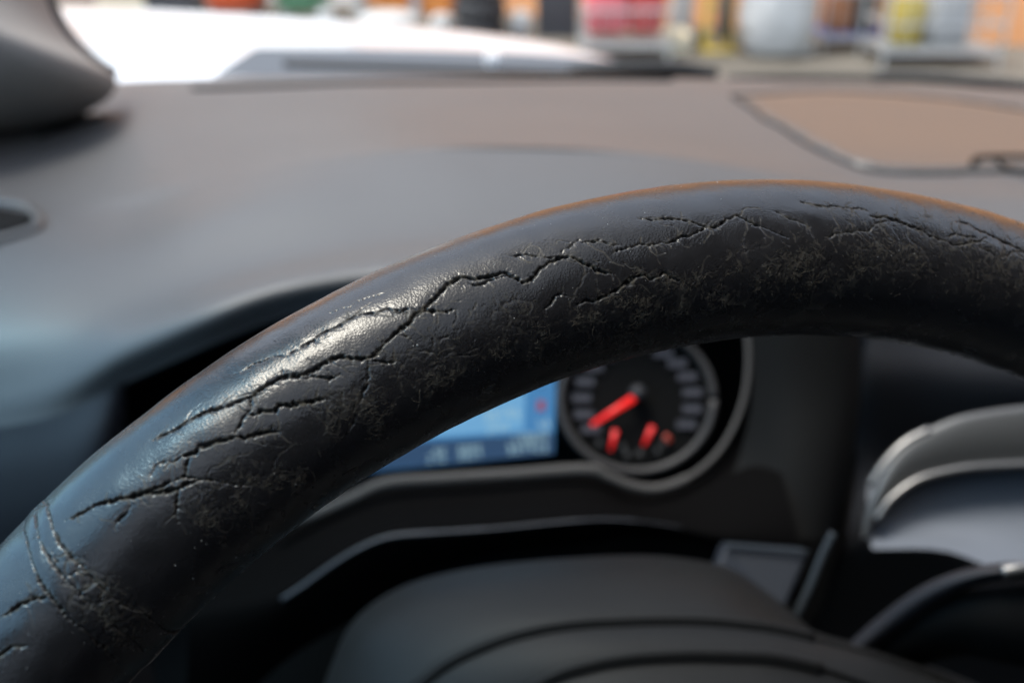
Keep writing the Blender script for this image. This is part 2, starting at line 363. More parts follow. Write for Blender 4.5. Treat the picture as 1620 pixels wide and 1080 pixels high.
# left dash face below the brow edge, in front of the door
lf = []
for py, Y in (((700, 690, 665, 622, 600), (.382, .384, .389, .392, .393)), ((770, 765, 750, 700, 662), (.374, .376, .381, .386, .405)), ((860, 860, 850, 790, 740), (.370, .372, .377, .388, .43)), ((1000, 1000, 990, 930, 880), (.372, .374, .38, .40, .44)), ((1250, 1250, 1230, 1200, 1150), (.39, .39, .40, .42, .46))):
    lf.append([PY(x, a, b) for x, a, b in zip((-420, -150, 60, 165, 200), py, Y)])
loft('left_face', lf, M['dash_mid'], dash, 6, 6)  # darker than the dash top: shade on this face is in the colour
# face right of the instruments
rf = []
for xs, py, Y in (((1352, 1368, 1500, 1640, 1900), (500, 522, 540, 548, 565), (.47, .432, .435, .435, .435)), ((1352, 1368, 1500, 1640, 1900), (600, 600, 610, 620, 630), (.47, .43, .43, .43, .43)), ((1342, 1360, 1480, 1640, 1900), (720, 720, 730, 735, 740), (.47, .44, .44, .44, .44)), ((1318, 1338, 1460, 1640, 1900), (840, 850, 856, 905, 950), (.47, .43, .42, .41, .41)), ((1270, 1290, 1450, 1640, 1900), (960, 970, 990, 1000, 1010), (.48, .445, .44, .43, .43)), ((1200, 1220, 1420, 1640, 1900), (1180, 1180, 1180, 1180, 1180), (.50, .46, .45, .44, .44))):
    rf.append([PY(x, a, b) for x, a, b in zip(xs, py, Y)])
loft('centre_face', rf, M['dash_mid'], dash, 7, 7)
# slots, lid, vents
tube('defroster_slot', [on_dash(x, y, .0006) for x, y in ((300, 143), (420, 139), (560, 134), (720, 130), (900, 128), (1060, 129))], [.001, .004] + [.0060] * 22 + [.004, .003, .002, .0015, .001, .0008, .0005], M['black'], dash, r2=.0022, up=(0, 0, 1))
tube('corner_slot', [on_dash(x, y, .0008) for x, y in ((66, 218), (92, 207), (125, 195), (160, 185))], [.0030] * 6 + [.0075] * 7 + [.0055] * 5 + [.0020], M['black'], dash, r2=.0015, up=(0, 0, 1))
lid_out = [(1172, 157), (1215, 188), (1262, 214), (1318, 246), (1372, 266), (1440, 272), (1530, 271), (1640, 268), (1800, 268), (1830, 236), (1740, 208), (1620, 180), (1520, 164), (1400, 153), (1280, 150)]
def clos(l, n): return catmull(l + [l[0]], n)
lp = clos(lid_out, 5)
cxy = np.array([1480., 212.])
bm = bmesh.new(); rings = []
for t in (1.0, .985, .9, .7, .45, .2):
    rings.append([bm.verts.new(V3(on_dash(*(cxy + (q - cxy) * t), -.001 if t == 1.0 else .0018))) for q in lp[:-1]])
for a, b in zip(rings, rings[1:]):
    for k in range(len(a)): bm.faces.new((a[k], a[(k+1) % len(a)], b[(k+1) % len(a)], b[k]))
bm.faces.new(rings[-1])
lid = bm_obj('storage_lid', bm, M['lid'], dash, smooth=True)
tube('lid_gap', [on_dash(q[0], q[1], .0004) for q in clos([(cxy[0] + (a - cxy[0]) * 1.035, cxy[1] + (b - cxy[1]) * 1.06) for a, b in lid_out], 4)], .0015, M['black'], dash, n=1, r2=.0010, up=(0, 0, 1))
tube('latch', [on_dash(x, y, .002) for x, y in ((1538, 268), (1543, 260), (1552, 256), (1600, 254), (1700, 256))], .0024, M['black'], lid)
tube('latch_edge', [on_dash(x, y, .002) for x, y in ((1575, 258), (1592, 270), (1620, 277), (1700, 280))], .0016, M['black'], lid)
tube('side_vent_ring', [on_dash(x, y, .001) for x, y in ((-60, 322), (0, 323), (40, 330), (66, 345), (58, 362), (20, 376), (-40, 392))], .0030, M['satin_dark'], dash)
bm = bmesh.new(); c = [bm.verts.new(V3(on_dash(x, y, .0016))) for x, y in ((-70, 330), (0, 332), (38, 340), (55, 348), (44, 360), (10, 370), (-60, 388))]; bm.faces.new(c)
bm_obj('side_vent', bm, M['black'], dash)

# centre air vent frame in satin metal, with its grey inset
fo = [(1362, 850), (1368, 815), (1384, 768), (1425, 705), (1500, 664), (1570, 648), (1650, 640), (1800, 636), (1950, 640)]
fi = [(1374, 850), (1386, 822), (1410, 788), (1455, 757), (1520, 741), (1580, 736), (1660, 733), (1800, 732), (1950, 735)]
rows = []
for t, d in ((0, .445), (.0, .430), (.08, .4265), (.5, .4250), (.92, .4270), (1.0, .430), (1.0, .460)):
    rows.append([P(a[0] * (1-t) + b[0] * t, a[1] * (1-t) + b[1] * t, d + .012) for a, b in zip(fo, fi)])
vf, _ = loft('vent_frame', rows, M['satin_dark'], dash, 6, 3)
tube('frame_highlight', [P(x, y, .437) for x, y in fi[1:]], .0016, M['satin'], vf)  # silver bead drawing the highlight along the inner edge
tube('frame_highlight', [P(x, y, .440) for x, y in ((1376, 768), (1400, 732), (1432, 700), (1470, 680))], .0020, M['satin'], vf)  # short silver bead drawing the highlight on the outer left edge
loft('vent_inset', [[P(x, y, d) for x, y, d in ((1372, 770, .455), (1500, 742, .455), (1640, 730, .455), (1900, 720, .455))], [P(x, y, d) for x, y, d in ((1372, 830, .448), (1500, 830, .446), (1640, 830, .445), (1900, 830, .445))], [P(x, y, d) for x, y, d in ((1380, 868, .436), (1500, 872, .434), (1640, 925, .430), (1900, 980, .43))]], M['grey_panel'], dash, 5, 5)

# ------------------------------------------------------------------ instrument cluster
cl = empty('instrument_cluster', P(800, 680, .46), 'black instrument cluster with blue display and round dial seen through the wheel', 'instrument cluster')
def flat(name, pts, m, parent, d0, thick=.004): return slab(name, [P(x, y, d0 + (dd[0] if dd else 0)) for x, y, *dd in pts], thick, m, parent)
flat('backplate', ((150, 560), (250, 440), (1370, 440), (1360, 700), (1300, 960), (1200, 1100), (250, 1100)), M['black'], cl, .52)
# lower shroud and the panel to the right of the dial
M['shroud'] = mat('shroud_shaded_plastic', (.0022, .0020, .0020), .9, spec=.02, bump=(900, .2, .0003))  # near-black: the shade around the column is put into this colour
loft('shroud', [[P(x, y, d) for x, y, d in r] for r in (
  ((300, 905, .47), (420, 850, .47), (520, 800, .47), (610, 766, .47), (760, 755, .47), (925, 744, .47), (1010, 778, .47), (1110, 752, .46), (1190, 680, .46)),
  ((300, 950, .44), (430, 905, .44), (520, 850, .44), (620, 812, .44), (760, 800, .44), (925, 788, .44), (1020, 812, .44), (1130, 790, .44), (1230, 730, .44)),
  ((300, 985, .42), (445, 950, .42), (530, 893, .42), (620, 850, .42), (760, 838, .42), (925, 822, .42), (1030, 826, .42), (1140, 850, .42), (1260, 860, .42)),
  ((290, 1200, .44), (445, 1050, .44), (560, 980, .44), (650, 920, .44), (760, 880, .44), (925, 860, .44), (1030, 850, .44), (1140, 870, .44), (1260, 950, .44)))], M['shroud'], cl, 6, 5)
tube('shroud_highlight', [P(x, y, .4185) for x, y in ((446, 948), (485, 922), (530, 890), (575, 864), (620, 848), (690, 842), (780, 836), (930, 822), (1010, 824), (1080, 834))], [.0010] * 30 + [.0008] * 6 + [.0006] * 6 + [.0004] * 6 + [.0002], M['dash_mid'], cl)  # lighter grey bead drawing the highlight on the shroud lip
loft('side_panel', [[P(x, y, d) for x, y, d in r] for r in (
  ((1185, 500, .45), (1250, 490, .44), (1330, 490, .44), (1362, 500, .45)), ((1190, 620, .45), (1260, 620, .44), (1330, 620, .44), (1362, 620, .45)),
  ((1170, 720, .45), (1250, 740, .435), (1315, 740, .435), (1348, 740, .45)), ((1130, 820, .44), (1230, 850, .43), (1300, 850, .43), (1330, 850, .45)))], M['black'], cl, 5, 5)
# display
def disp_mat(name, c, e): return mat(name, (.01, .01, .012), .3, emit=(c, e))
M['d_hi'] = disp_mat('display_sky_blue', (.07, .28, .60), .20)
M['d_mid'] = disp_mat('display_light_blue', (.17, .44, .74), .23)
M['d_lo'] = disp_mat('display_deep_blue', (.022, .07, .16), .22)
M['d_tx'] = disp_mat('display_text', (.55, .85, .95), .17)
M['d_red'] = disp_mat('display_red', (.55, .12, .2), .14)
def Q2(px, py, d=.47): return P(px, py, d)
scr = slab('display', [Q2(520, 470), Q2(884, 445), Q2(876, 717), Q2(520, 752)], .006, M['d_hi'], cl)
def dq(name, pts, m, lift=.0006): return slab(name, [P(x, y, .47 - lift) for x, y in pts], .0004, m, scr)
dq('status_strip', ((520, 708), (876, 684), (875.5, 717), (520, 751)), M['d_lo'])
dq('picture', ((640, 560), (835, 548), (828, 680), (640, 694)), M['d_mid'])
def glyphs(name, x0, y0, x1, h, n, slope=-.07, m='d_tx'):
    bm = bmesh.new(); w = (x1 - x0) / n
    for k in range(n):
        xx = x0 + k * w; yy = y0 + slope * (xx - x0)
        for (a, b, c, d) in ((.1, 0, .72, .16), (.1, .44, .72, .58), (.1, .86, .72, 1), (.1, 0, .27, .5), (.55, .3, .72, 1)):
            if rng.random() < .18: continue
            pts = [P(xx + a*w, yy + b*h, .4688), P(xx + c*w, yy + b*h, .4688), P(xx + c*w, yy + d*h, .4688), P(xx + a*w, yy + d*h, .4688)]
            bm.faces.new([bm.verts.new(V3(p)) for p in pts])
    return bm_obj(name, bm, M[m], scr)
glyphs('readout', 676, 711, 707, 20, 3); glyphs('readout', 725, 706, 763, 20, 4)
glyphs('readout', 803, 699, 868, 18, 6); glyphs('readout', 812, 686, 868, 12, 6)
glyphs('readout', 766, 648, 825, 19, 5); glyphs('readout', 770, 672, 806, 14, 4); glyphs('readout', 850, 664, 872, 15, 2)
dq('warning_dot', ((850, 634), (862, 633), (862, 649), (850, 650)), M['d_red'], .0012)
# trim line under the display and round the dial
tl = [(430, 838), (500, 812), (560, 786), (612, 764), (700, 757), (810, 750), (928, 742), (960, 752), (1000, 768), (1040, 772), (1085, 757), (1130, 722), (1160, 676), (1178, 625), (1184, 570), (1180, 500)]
tube('trim_line', [P(x, y, .452) for x, y in tl], [.0028] * 40 + [.0022] * 21 + [.0014] * 30, M['trim'], cl, r2=.0024, up=tuple(-cF))
# the round dial
gd = .472; gc = (1008, 632)
def ring_pts(cx, cy_, rx, ry, d, a0=0, a1=360, n=48): return [P(cx + rx * math.cos(rad(a0 + (a1 - a0) * k / n)), cy_ + ry * math.sin(rad(a0 + (a1 - a0) * k / n)), d) for k in range(n + 1)]
dial = slab('dial', ring_pts(*gc, 124, 116, gd)[:-1], .004, M['black'], cl)
M['ring'] = mat('dial_ring', (.035, .033, .033), .5, spec=.25)
tube('dial_ring', ring_pts(*gc, 121, 113, gd - .004), .0020, M['ring'], dial, n=1, up=tuple(-cF))
M['mark'] = mat('dial_marks', (.03, .03, .036), .5, emit=((.35, .37, .5), .010))
bm = bmesh.new()
for a in list(range(-62, 40, 18)) + list(range(146, 250, 18)):
    for (ra, rb, hw) in ((.62, .86, 6.5),):
        cs, sn = math.cos(rad(a)), math.sin(rad(a))
        cxx, cyy = gc[0] + 119 * (ra + rb) / 2 * cs, gc[1] + 112 * (ra + rb) / 2 * sn
        pts = [P(cxx + ex * 15, cyy + ey * hw, gd - .002) for ex, ey in ((-1, -1), (1, -1), (1, 1), (-1, 1))]
        bm.faces.new([bm.verts.new(V3(p)) for p in pts])
bm_obj('numerals', bm, M['mark'], dial)
bm = bmesh.new()
for x, y in ((948, 700), (985, 706), (992, 718), (1012, 716), (1040, 712), (1050, 700)):
    pts = [P(x + ex * 4, y + ey * 5, gd - .002) for ex, ey in ((-1, -1), (1, -1), (1, 1), (-1, 1))]
    bm.faces.new([bm.verts.new(V3(p)) for p in pts])
bm_obj('small_marks', bm, mat('faint_marks', (.03, .03, .03), .5, emit=((.4, .4, .4), .008)), dial)
M['needle'] = mat('red_needle', (.4, .01, .01), .4, emit=((.85, .015, .01), .22))
M['needle_dim'] = mat('red_needle_small', (.4, .01, .01), .4, emit=((.62, .012, .01), .17))
nd = tube('needle', [P(1003, 629, gd - .008), P(936, 672, gd - .008)], [.0018, .0010], M['needle'], dial, n=1, r2=.001, up=tuple(-cF))
tube('small_needle', [P(974, 680, gd - .006), P(966, 712, gd - .006)], [.0014, .0008], M['needle_dim'], dial, n=1, r2=.001, up=tuple(-cF))
tube('small_needle', [P(1033, 674, gd - .006), P(1018, 704, gd - .006)], [.0014, .0008], M['needle_dim'], dial, n=1, r2=.001, up=tuple(-cF))
tube('redline_mark', [P(1052, 688, gd - .003), P(1060, 698, gd - .003)], .0014, mat('dim_red', (.2, .02, .01), .5, emit=((.4, .03, .01), .05)), dial, n=1)
bm = bmesh.new(); rr = bmesh.ops.create_uvsphere(bm, u_segments=20, v_segments=10, radius=.0042); bmesh.ops.translate(bm, verts=bm.verts, vec=V3(P(1009, 622, gd - .006)))
bm_obj('needle_hub', bm, M['dash_dark'], dial, smooth=True)

# small panel with a light top edge right of the column
M['slate'] = mat('slate_edge', (.02, .025, .03), .6, spec=.2)
sw = slab('switch_panel', [P(1146, 862, .40), P(1282, 872, .40), P(1240, 972, .385), P(1120, 930, .385)], .01, mat('slate_switch', (.010, .012, .016), .5, spec=.2), dash, bevel=.002)
tube('panel_edge', [P(1150, 863, .397), P(1215, 868, .397), P(1278, 873, .397)], .0009, M['slate'], sw)
tube('face_edge', [P(x, y, .395) for x, y in ((1318, 842), (1300, 880), (1282, 925), (1258, 975), (1240, 1010))], .0016, M['slate'], dash)

# ------------------------------------------------------------------ control stalk on the right
st = empty('control_stalk', P(1500, 990, .36), 'black rounded control stalk with bright rim beside the hub', 'control stalk')
rows = []
for t in np.linspace(0, math.pi, 9):
    off = -math.cos(t); h = math.sin(t)
    rows.append([P(a + nx * off * w, b + ny * off * w, d - h * .018) for a, b, d, w, nx, ny in (
        (1365, 1060, .385, 30, .6, .8), (1430, 1020, .37, 42, .55, .83), (1500, 985, .355, 58, .4, .9), (1580, 975, .345, 74, .1, 1), (1680, 985, .34, 82, 0, 1), (1850, 1020, .34, 90, 0, 1))])
loft('lever', rows, M['black'], st, 6, 3)
rows = []
for t in np.linspace(0, math.pi, 7):
    off = -math.cos(t); h = math.sin(t)
    rows.append([P(a + nx * off * w, b + ny * off * w, d - .006 - h * .010) for a, b, d, w, nx, ny in (
        (1335, 1045, .375, 16, .6, .8), (1400, 992, .365, 20, .6, .8), (1470, 942, .35, 20, .55, .83), (1540, 912, .340, 16, .3, .95), (1620, 902, .335, 14, 0, 1), (1750, 905, .335, 14, 0, 1))])
loft('collar', rows, M['dash_dark'], st, 6, 3)
tube('bright_tip', [P(1585, 904, .321), P(1615, 899, .320), P(1660, 900, .320)], .0022, M['satin'], st)  # silver bead along the upper edge

# ------------------------------------------------------------------ steering wheel
TH0 = np.array([5.59576809e-02, -1.63674907e-01, 2.01827400e-01]); RW = .180133
aa, bb = -3.19240737e-02, 3.00322263e-01
n_ = np.array([math.sin(bb) * math.cos(aa), math.sin(aa), -math.cos(aa) * math.cos(bb)])
u_ = np.cross([0, 1, 0], n_); u_ /= np.linalg.norm(u_); v_ = np.cross(n_, u_)
if v_[1] < 0: v_ = -v_
if u_[0] < 0: u_ = -u_
def c2w(p): p = np.asarray(p); return p[..., 0:1] * cR + p[..., 1:2] * cU + p[..., 2:3] * cF
WC = CAM + c2w(TH0)[0] if False else CAM + (TH0[0] * cR + TH0[1] * cU + TH0[2] * cF)
WN = n_[0] * cR + n_[1] * cU + n_[2] * cF; WU = u_[0] * cR + u_[1] * cU + u_[2] * cF; WV = v_[0] * cR + v_[1] * cU + v_[2] * cF
wheel = empty('steering_wheel', WC, 'black leather steering wheel with cracked flaking rim across the picture', 'steering wheel')
def rw(th):
    t = np.clip(th, .9, 3.0) - 1.4
    return 1.50078714e-02 + 1.69041767e-04 * t - 2.47859891e-04 * t * t
T0, T1 = 1.12, 2.60
F0, F1 = rad(-14), rad(196)
STEP = .00016
nT = int((T1 - T0) * RW / STEP); nF = int((F1 - F0) * .015 / STEP)
th_d = np.linspace(T0, T1, nT); ph_d = np.linspace(F0, F1, nF)
def rim_pos(th, ph, r):
    C = WC + RW * (np.cos(th)[..., None] * WU + np.sin(th)[..., None] * WV)
    er = np.cos(th)[..., None] * WU + np.sin(th)[..., None] * WV
    N = np.cos(ph)[..., None] * er + np.sin(ph)[..., None] * WN
    return C + N * r[..., None], N
TT, FF = np.meshgrid(th_d, ph_d, indexing='ij')
base_p, base_n = rim_pos(TT, FF, rw(TT))
gx, gy, gdp = proj(base_p.reshape(-1, 3)); gx = gx.reshape(nT, nF); gy = gy.reshape(nT, nF)
facing = ((CAM - base_p) * base_n).sum(-1) > 0
gxm = np.where(facing, gx, 1e6)
CS = 6; cgx, cgy = gxm[::CS, ::CS], gy[::CS, ::CS]
def pix2grid(px, py):
    "photo pixel -> (row, column) of the rim surface grid, in cells"
    e = (cgx - px) ** 2 + (cgy - py) ** 2; i, j = np.unravel_index(np.argmin(e), e.shape)
    i0, i1 = max(0, (i-1) * CS), min(nT, (i+2) * CS); j0, j1 = max(0, (j-1) * CS), min(nF, (j+2) * CS)
    e = (gxm[i0:i1, j0:j1] - px) ** 2 + (gy[i0:i1, j0:j1] - py) ** 2; a, b = np.unravel_index(np.argmin(e), e.shape)
    return i0 + a, j0 + b
# cracks: (width in mm, points)
CR = [
 (.34, [(244,697),(294,669),(326,653),(357,641),(389,626),(404,620),(420,609),(445,597),(477,593),(497,582),(522,568),(552,559)]),
 (.42, [(445,600),(477,594),(497,583),(520,572),(544,565),(577,568),(591,565),(605,552),(616,538),(627,528),(647,510),(658,493),(674,482),(691,468),(710,452),(724,440),(735,439),(750,443),(772,436),(800,432),(816,436),(825,444),(840,442),(852,425),(866,415),(885,407),(905,408),(916,411),(932,418),(946,429),(968,432)]),
 (.22, [(735,446),(752,449),(776,441),(800,436)]),
 (.22, [(810,405),(829,405),(852,405),(871,407),(886,405)]),
 (.16, [(886,404),(893,394),(904,386),(916,379)]),
 (.22, [(921,385),(932,380),(952,379),(966,385),(982,388)]),
 (.22, [(968,402),(990,394),(1013,388),(1038,387),(1057,385),(1079,376),(1099,369),(1120,357)]),
 (.30, [(1011,346),(1038,347),(1071,346),(1093,349),(1107,354),(1122,357),(1138,357),(1151,347),(1166,342),(1182,346),(1195,355),(1205,358)]),
 (.14, [(1205,358),(1226,369),(1247,377)]),
 (.20, [(1228,336),(1242,341),(1263,349),(1280,358)]),
 (.22, [(1262,319),(1288,324),(1306,327),(1340,329),(1358,328),(1373,335)]),
 (.20, [(1309,378),(1325,367),(1350,365),(1376,364),(1385,354),(1404,350)]),
 (.28, [(1376,342),(1400,345),(1418,350),(1439,357),(1456,362),(1474,373),(1495,381),(1510,388),(1528,387),(1548,384),(1560,376)]),
 (.22, [(1492,375),(1510,370),(1528,374),(1545,376)]),
 (.24, [(1513,350),(1534,353),(1554,364),(1572,375),(1596,385),(1616,397),(1640,408)]),
 (.22, [(1548,390),(1566,399)]), (.20, [(1587,407),(1605,399),(1622,400),(1650,412)]),
 (.42, [(912,484),(927,478),(938,476),(954,468),(977,458),(985,450),(996,441),(1010,434),(1020,433),(1032,440),(1052,433),(1074,444)]),
 (1.15, [(988,449),(996,444),(1006,438)]),
 (.34, [(862,496),(863,490),(874,480),(879,467),(890,465)]),
 (.20, [(583,572),(583,590),(580,610),(569,618),(568,650)]),
 (.14, [(568,650),(560,672),(548,690)]),
 (.14, [(373,592),(404,575),(433,564),(449,564),(471,553),(496,540)]),
 (.24, [(471,551),(508,532),(536,518),(563,503),(591,495),(610,490),(633,492),(652,489),(660,493)]),
 (.22, [(612,491),(630,496),(648,497)]),
 (.40, [(660,500),(674,494),(702,491),(722,489)]),
 (.32, [(655,497),(650,512),(640,520),(627,528)]),
 (.08, [(524,496),(563,479),(608,463)]),
 (.28, [(482,597),(497,596),(513,596),(530,594),(538,591)]),
 (.22, [(480,636),(502,633),(522,632)]),
 (.34, [(591,571),(608,571),(627,570)]),
 (.14, [(627,528),(645,532),(658,540)]),
 (.20, [(404,620),(400,635),(400,647),(392,656),(379,672),(373,688)]),
 (.42, [(392,656),(414,652),(437,648),(445,638),(468,637),(490,634),(521,631)]),
 (.55, [(445,640),(468,640),(490,636)]),
 (.20, [(241,751),(250,735),(276,729),(291,719)]),
 (.62, [(291,719),(307,716),(316,704),(335,700),(357,694),(373,690)]),
 (.60, [(373,693),(401,691),(420,686),(442,684)]),
 (.34, [(302,719),(296,735),(293,752)]),
 (.34, [(104,824),(130,810),(148,800),(170,791),(196,787),(219,782),(235,773),(257,770),(285,757),(294,754),(313,759),(338,760)]),
 (.18, [(338,760),(357,767),(370,773),(401,767)]),
 (.62, [(196,788),(219,783),(235,776),(257,777),(282,774),(300,763),(318,761)]),
 (.26, [(283,773),(281,792),(283,826)]),
 (.24, [(207,802),(203,813),(181,834)]),
 (.44, [(0,976),(22,963),(37,954),(70,945)]),
 (.34, [(-20,1050),(0,1037),(18,1024),(41,1021)]),
 (.18, [(65,837),(48,858)]), (.18, [(83,868),(92,888),(95,875)]), (.16, [(100,905),(104,912)]),
 (.20, [(340,905),(356,893),(374,888)]),
]
SEAM = [
 (.24, [(68,790),(74,799),(80,821),(85,836),(96,858),(115,884),(133,899),(148,917),(163,932),(193,958),(222,969),(241,984),(259,995),(285,997),(300,998)]),
 (.18, [(66,797),(57,810),(56,832),(63,858),(76,880),(93,906),(111,924),(133,947),(159,969),(182,988),(207,1010),(228,1030)]),
 (.14, [(41,821),(39,854),(48,880),(56,902)]),
 (.22, [(52,893),(56,902),(70,924),(85,950),(104,976),(137,998),(165,1022),(190,1050)]),
]
def stamp_path(L, wv, dist, wid, RC):
    ii, jj = np.mgrid[-RC:RC+1, -RC:RC+1]
    for (a, b), ww in zip(L, wv):
        ia, ib = int(round(a)), int(round(b))
        if ia < RC or ib < RC or ia >= nT - RC or ib >= nF - RC: continue
        d = np.hypot(ii + ia - a, jj + ib - b) * .16
        sl = (slice(ia - RC, ia + RC + 1), slice(ib - RC, ib + RC + 1))
        m = d - ww * .5 < dist[sl] - wid[sl] * .5
        dist[sl][m] = d[m]; wid[sl][m] = ww
def walk(a, b, ang, length, w, curl=.35):
    "a wandering hairline crack, length in mm"
    n = max(4, int(length / .16)); L = []
    c = rng.normal() * .03
    for k in range(n):
        ang += rng.normal() * curl * .45 + c; a += math.cos(ang) ; b += math.sin(ang); L.append((a, b))
    return np.array(L), w * np.linspace(1.1, .35, n)
MAIN = []
def stamp_lines(lines, jag, dist, wid, R=3.4):
    "distance (mm) to jagged crack lines, and the width (mm) of the nearest one"
    RC = int(R / .16)
    for w, pts in lines:
        g = np.array([pix2grid(*p) for p in pts], float)
        L = []
        for a, b in zip(g[:-1], g[1:]):
            n = max(2, int(np.hypot(*(b - a)) / 1.2)); t = np.linspace(0, 1, n, endpoint=False)[:, None]; L.append(a + (b - a) * t)
        L.append(g[-1:]); L = np.vstack(L); n = len(L)
        off = np.zeros((n, 2)); 
        for per, am in ((22, 1.0), (8, .8), (3, .5)):
            k = max(2, n // per + 2); q = rng.normal(size=(k, 2)) * am
            off += np.stack([np.interp(np.linspace(0, k - 1, n), np.arange(k), q[:, c]) for c in (0, 1)], 1)
        end = np.minimum(np.arange(n), np.arange(n)[::-1]) / 10.0; off *= np.clip(end + .2, 0, 1)[:, None] * jag
        k = max(2, n // 6 + 2); wv = np.interp(np.linspace(0, k - 1, n), np.arange(k), rng.uniform(.55, 1.35, k)) * w * np.clip(end * .8 + .35, 0, 1)
        L = L + off
        stamp_path(L, wv, dist, wid, RC); MAIN.append((L, w))
    return dist, wid
def vnoise(cell, seed):
    "smooth value noise on the rim grid, cell size in mm"
    r = np.random.default_rng(seed); c = cell / .16
    a, b = int(nT / c) + 4, int(nF / c) + 4
    G = r.uniform(-1, 1, (a, b)); x = np.arange(nT) / c + .5; y = np.arange(nF) / c + .5
    xi = x.astype(int); yi = y.astype(int); fx = (x - xi); fy = (y - yi); fx = fx*fx*(3-2*fx); fy = fy*fy*(3-2*fy)
    fx = fx[:, None]; fy = fy[None, :]
    return (G[np.ix_(xi, yi)]*(1-fx)*(1-fy) + G[np.ix_(xi+1, yi)]*fx*(1-fy) + G[np.ix_(xi, yi+1)]*(1-fx)*fy + G[np.ix_(xi+1, yi+1)]*fx*fy)
def voronoi_edge(cell, seed, warp):
    r = np.random.default_rng(seed); c = cell / .16
    a, b = int(nT / c) + 8, int(nF / c) + 8
    J = r.uniform(0, 1, (a, b, 2))
    x = np.arange(nT)[:, None] / c + 3 + warp[0]; y = np.arange(nF)[None, :] / c + 3 + warp[1]
    xi = np.floor(x).astype(int); yi = np.floor(y).astype(int); f1 = np.full(x.shape if x.shape == (nT, nF) else (nT, nF), 9.); f2 = f1.copy()
    for di in (-1, 0, 1):
        for dj in (-1, 0, 1):
            ca = np.clip(xi + di, 0, a-1); cb = np.clip(yi + dj, 0, b-1); q = J[ca, cb]
            d = np.hypot(ca + q[..., 0] - x, cb + q[..., 1] - y)
            m = d < f1; f2 = np.where(m, f1, np.minimum(f2, d)); f1 = np.where(m, d, f1)
    return (f2 - f1) * cell * .5
dist = np.full((nT, nF), 3.4); wid = np.zeros((nT, nF))
stamp_lines(CR, 1.0, dist, wid)
hd = np.full((nT, nF), 1.6); hw = np.zeros((nT, nF))          # hairline branches, kept apart from the main cracks
for L, w in list(MAIN):
    if w < .15 or len(L) < 6: continue
    for k in range(int(len(L) * 1.2 * .16 / 1.1)):
        i = int(rng.integers(1, len(L) - 1)); t = L[min(i+1, len(L)-1)] - L[i-1]
        ang = math.atan2(t[1], t[0]) + rng.choice((-1, 1)) * rng.uniform(.4, 1.5)
        stamp_path(*walk(L[i][0], L[i][1], ang, rng.gamma(2, .9), rng.uniform(.05, .13)), hd, hw, 10)
dS = np.full((nT, nF), 3.4); wS = np.zeros((nT, nF)); stamp_lines(SEAM, .55, dS, wS)
d_all = np.minimum(dist, dS); w_all = np.where(dist < dS, wid, wS)
n05, n1, n3, n8, n25 = vnoise(.45, 1), vnoise(1.1, 2), vnoise(3, 3), vnoise(8, 4), vnoise(24, 5)
# soft regions, located on the surface by where the photo shows them
def blob(px, py, rx, ry):
    return np.exp(-(((gx - px) / rx) ** 2 + ((gy - py) / ry) ** 2))
low = np.zeros((nT, nF))
for b in ((1440, 400, 150, 55), (1250, 430, 130, 55), (1100, 470, 120, 55), (950, 510, 120, 50), (800, 520, 100, 50), (690, 580, 90, 55), (560, 640, 80, 55), (430, 760, 80, 55), (350, 800, 70, 50), (1560, 430, 90, 50)):
    low = np.maximum(low, blob(*b))
low *= facing
pl = (low ** 1.5).ravel(); pl /= pl.sum()
for q in rng.choice(len(pl), 520, p=pl):
    i, j = divmod(int(q), nF)
    stamp_path(*walk(i, j, rng.uniform(0, 6.28), rng.gamma(2.2, 1.1), rng.uniform(.05, .13), .5), hd, hw, 10)
craze_seam = np.zeros((nT, nF))
for b in ((150, 940, 45, 40), (200, 985, 45, 35), (120, 905, 25, 30)): craze_seam = np.maximum(craze_seam, blob(*b))
craze_seam *= facing
warp = (vnoise(1.6, 21) * .35, vnoise(1.6, 22) * .35)
vA = voronoi_edge(3.2, 31, warp); vB = voronoi_edge(1.5, 32, warp); vC = voronoi_edge(1.9, 33, (warp[0] * 1.4, warp[1] * 1.4))
rag = vnoise(.34, 41) * .09 + n05 * .09
d_all = np.clip(d_all + rag * np.clip(w_all * 3.2, .3, 1) * np.exp(-(d_all / 1.0) ** 2), 0, None)
hd = np.clip(hd + rag * .35, 0, None)
maskA = np.clip(low * 1.3 + n3 * .35 - .25, 0, 1) * np.clip(n1 * .8 + .6, 0, 1)
maskB = np.clip(low + n3 * .5 - .45, 0, 1)
maskC = np.clip(craze_seam * 1.6 - .3 + n1 * .2, 0, 1)
h = np.zeros((nT, nF))                                     # height in mm
h += .10 * (1 - np.exp(-(d_all / 1.3)))                    # leather curls up between the cracks
h += n8 * .12 + n25 * .12 + n3 * .05 + n05 * .006
core = np.exp(-(d_all / (w_all * .38 + .03)) ** 2) * (w_all > 0)
frag = np.exp(-(d_all / .55) ** 2) * (w_all > 0)
h -= core * np.clip(w_all * 1.4 + .18, 0, .65)
fw = np.clip(w_all * 2.2, .12, 1)
h += frag * fw * (n05 * .11 + vnoise(.3, 9) * .08)
h -= np.exp(-(hd / (hw * .55 + .045)) ** 2) * (hw > 0) * np.clip(hw * 1.6, 0, .16)
h += np.exp(-((hd - .16) / .10) ** 2) * (hw > 0) * .022
for v, mk, wd_, dp in ((vA, maskA, .16, .09), (vB, maskB, .10, .05), (vC, maskC, .16, .15)):
    h -= np.exp(-(v / wd_) ** 2) * mk * dp
    h += mk * (1 - np.exp(-v / .5)) * .03
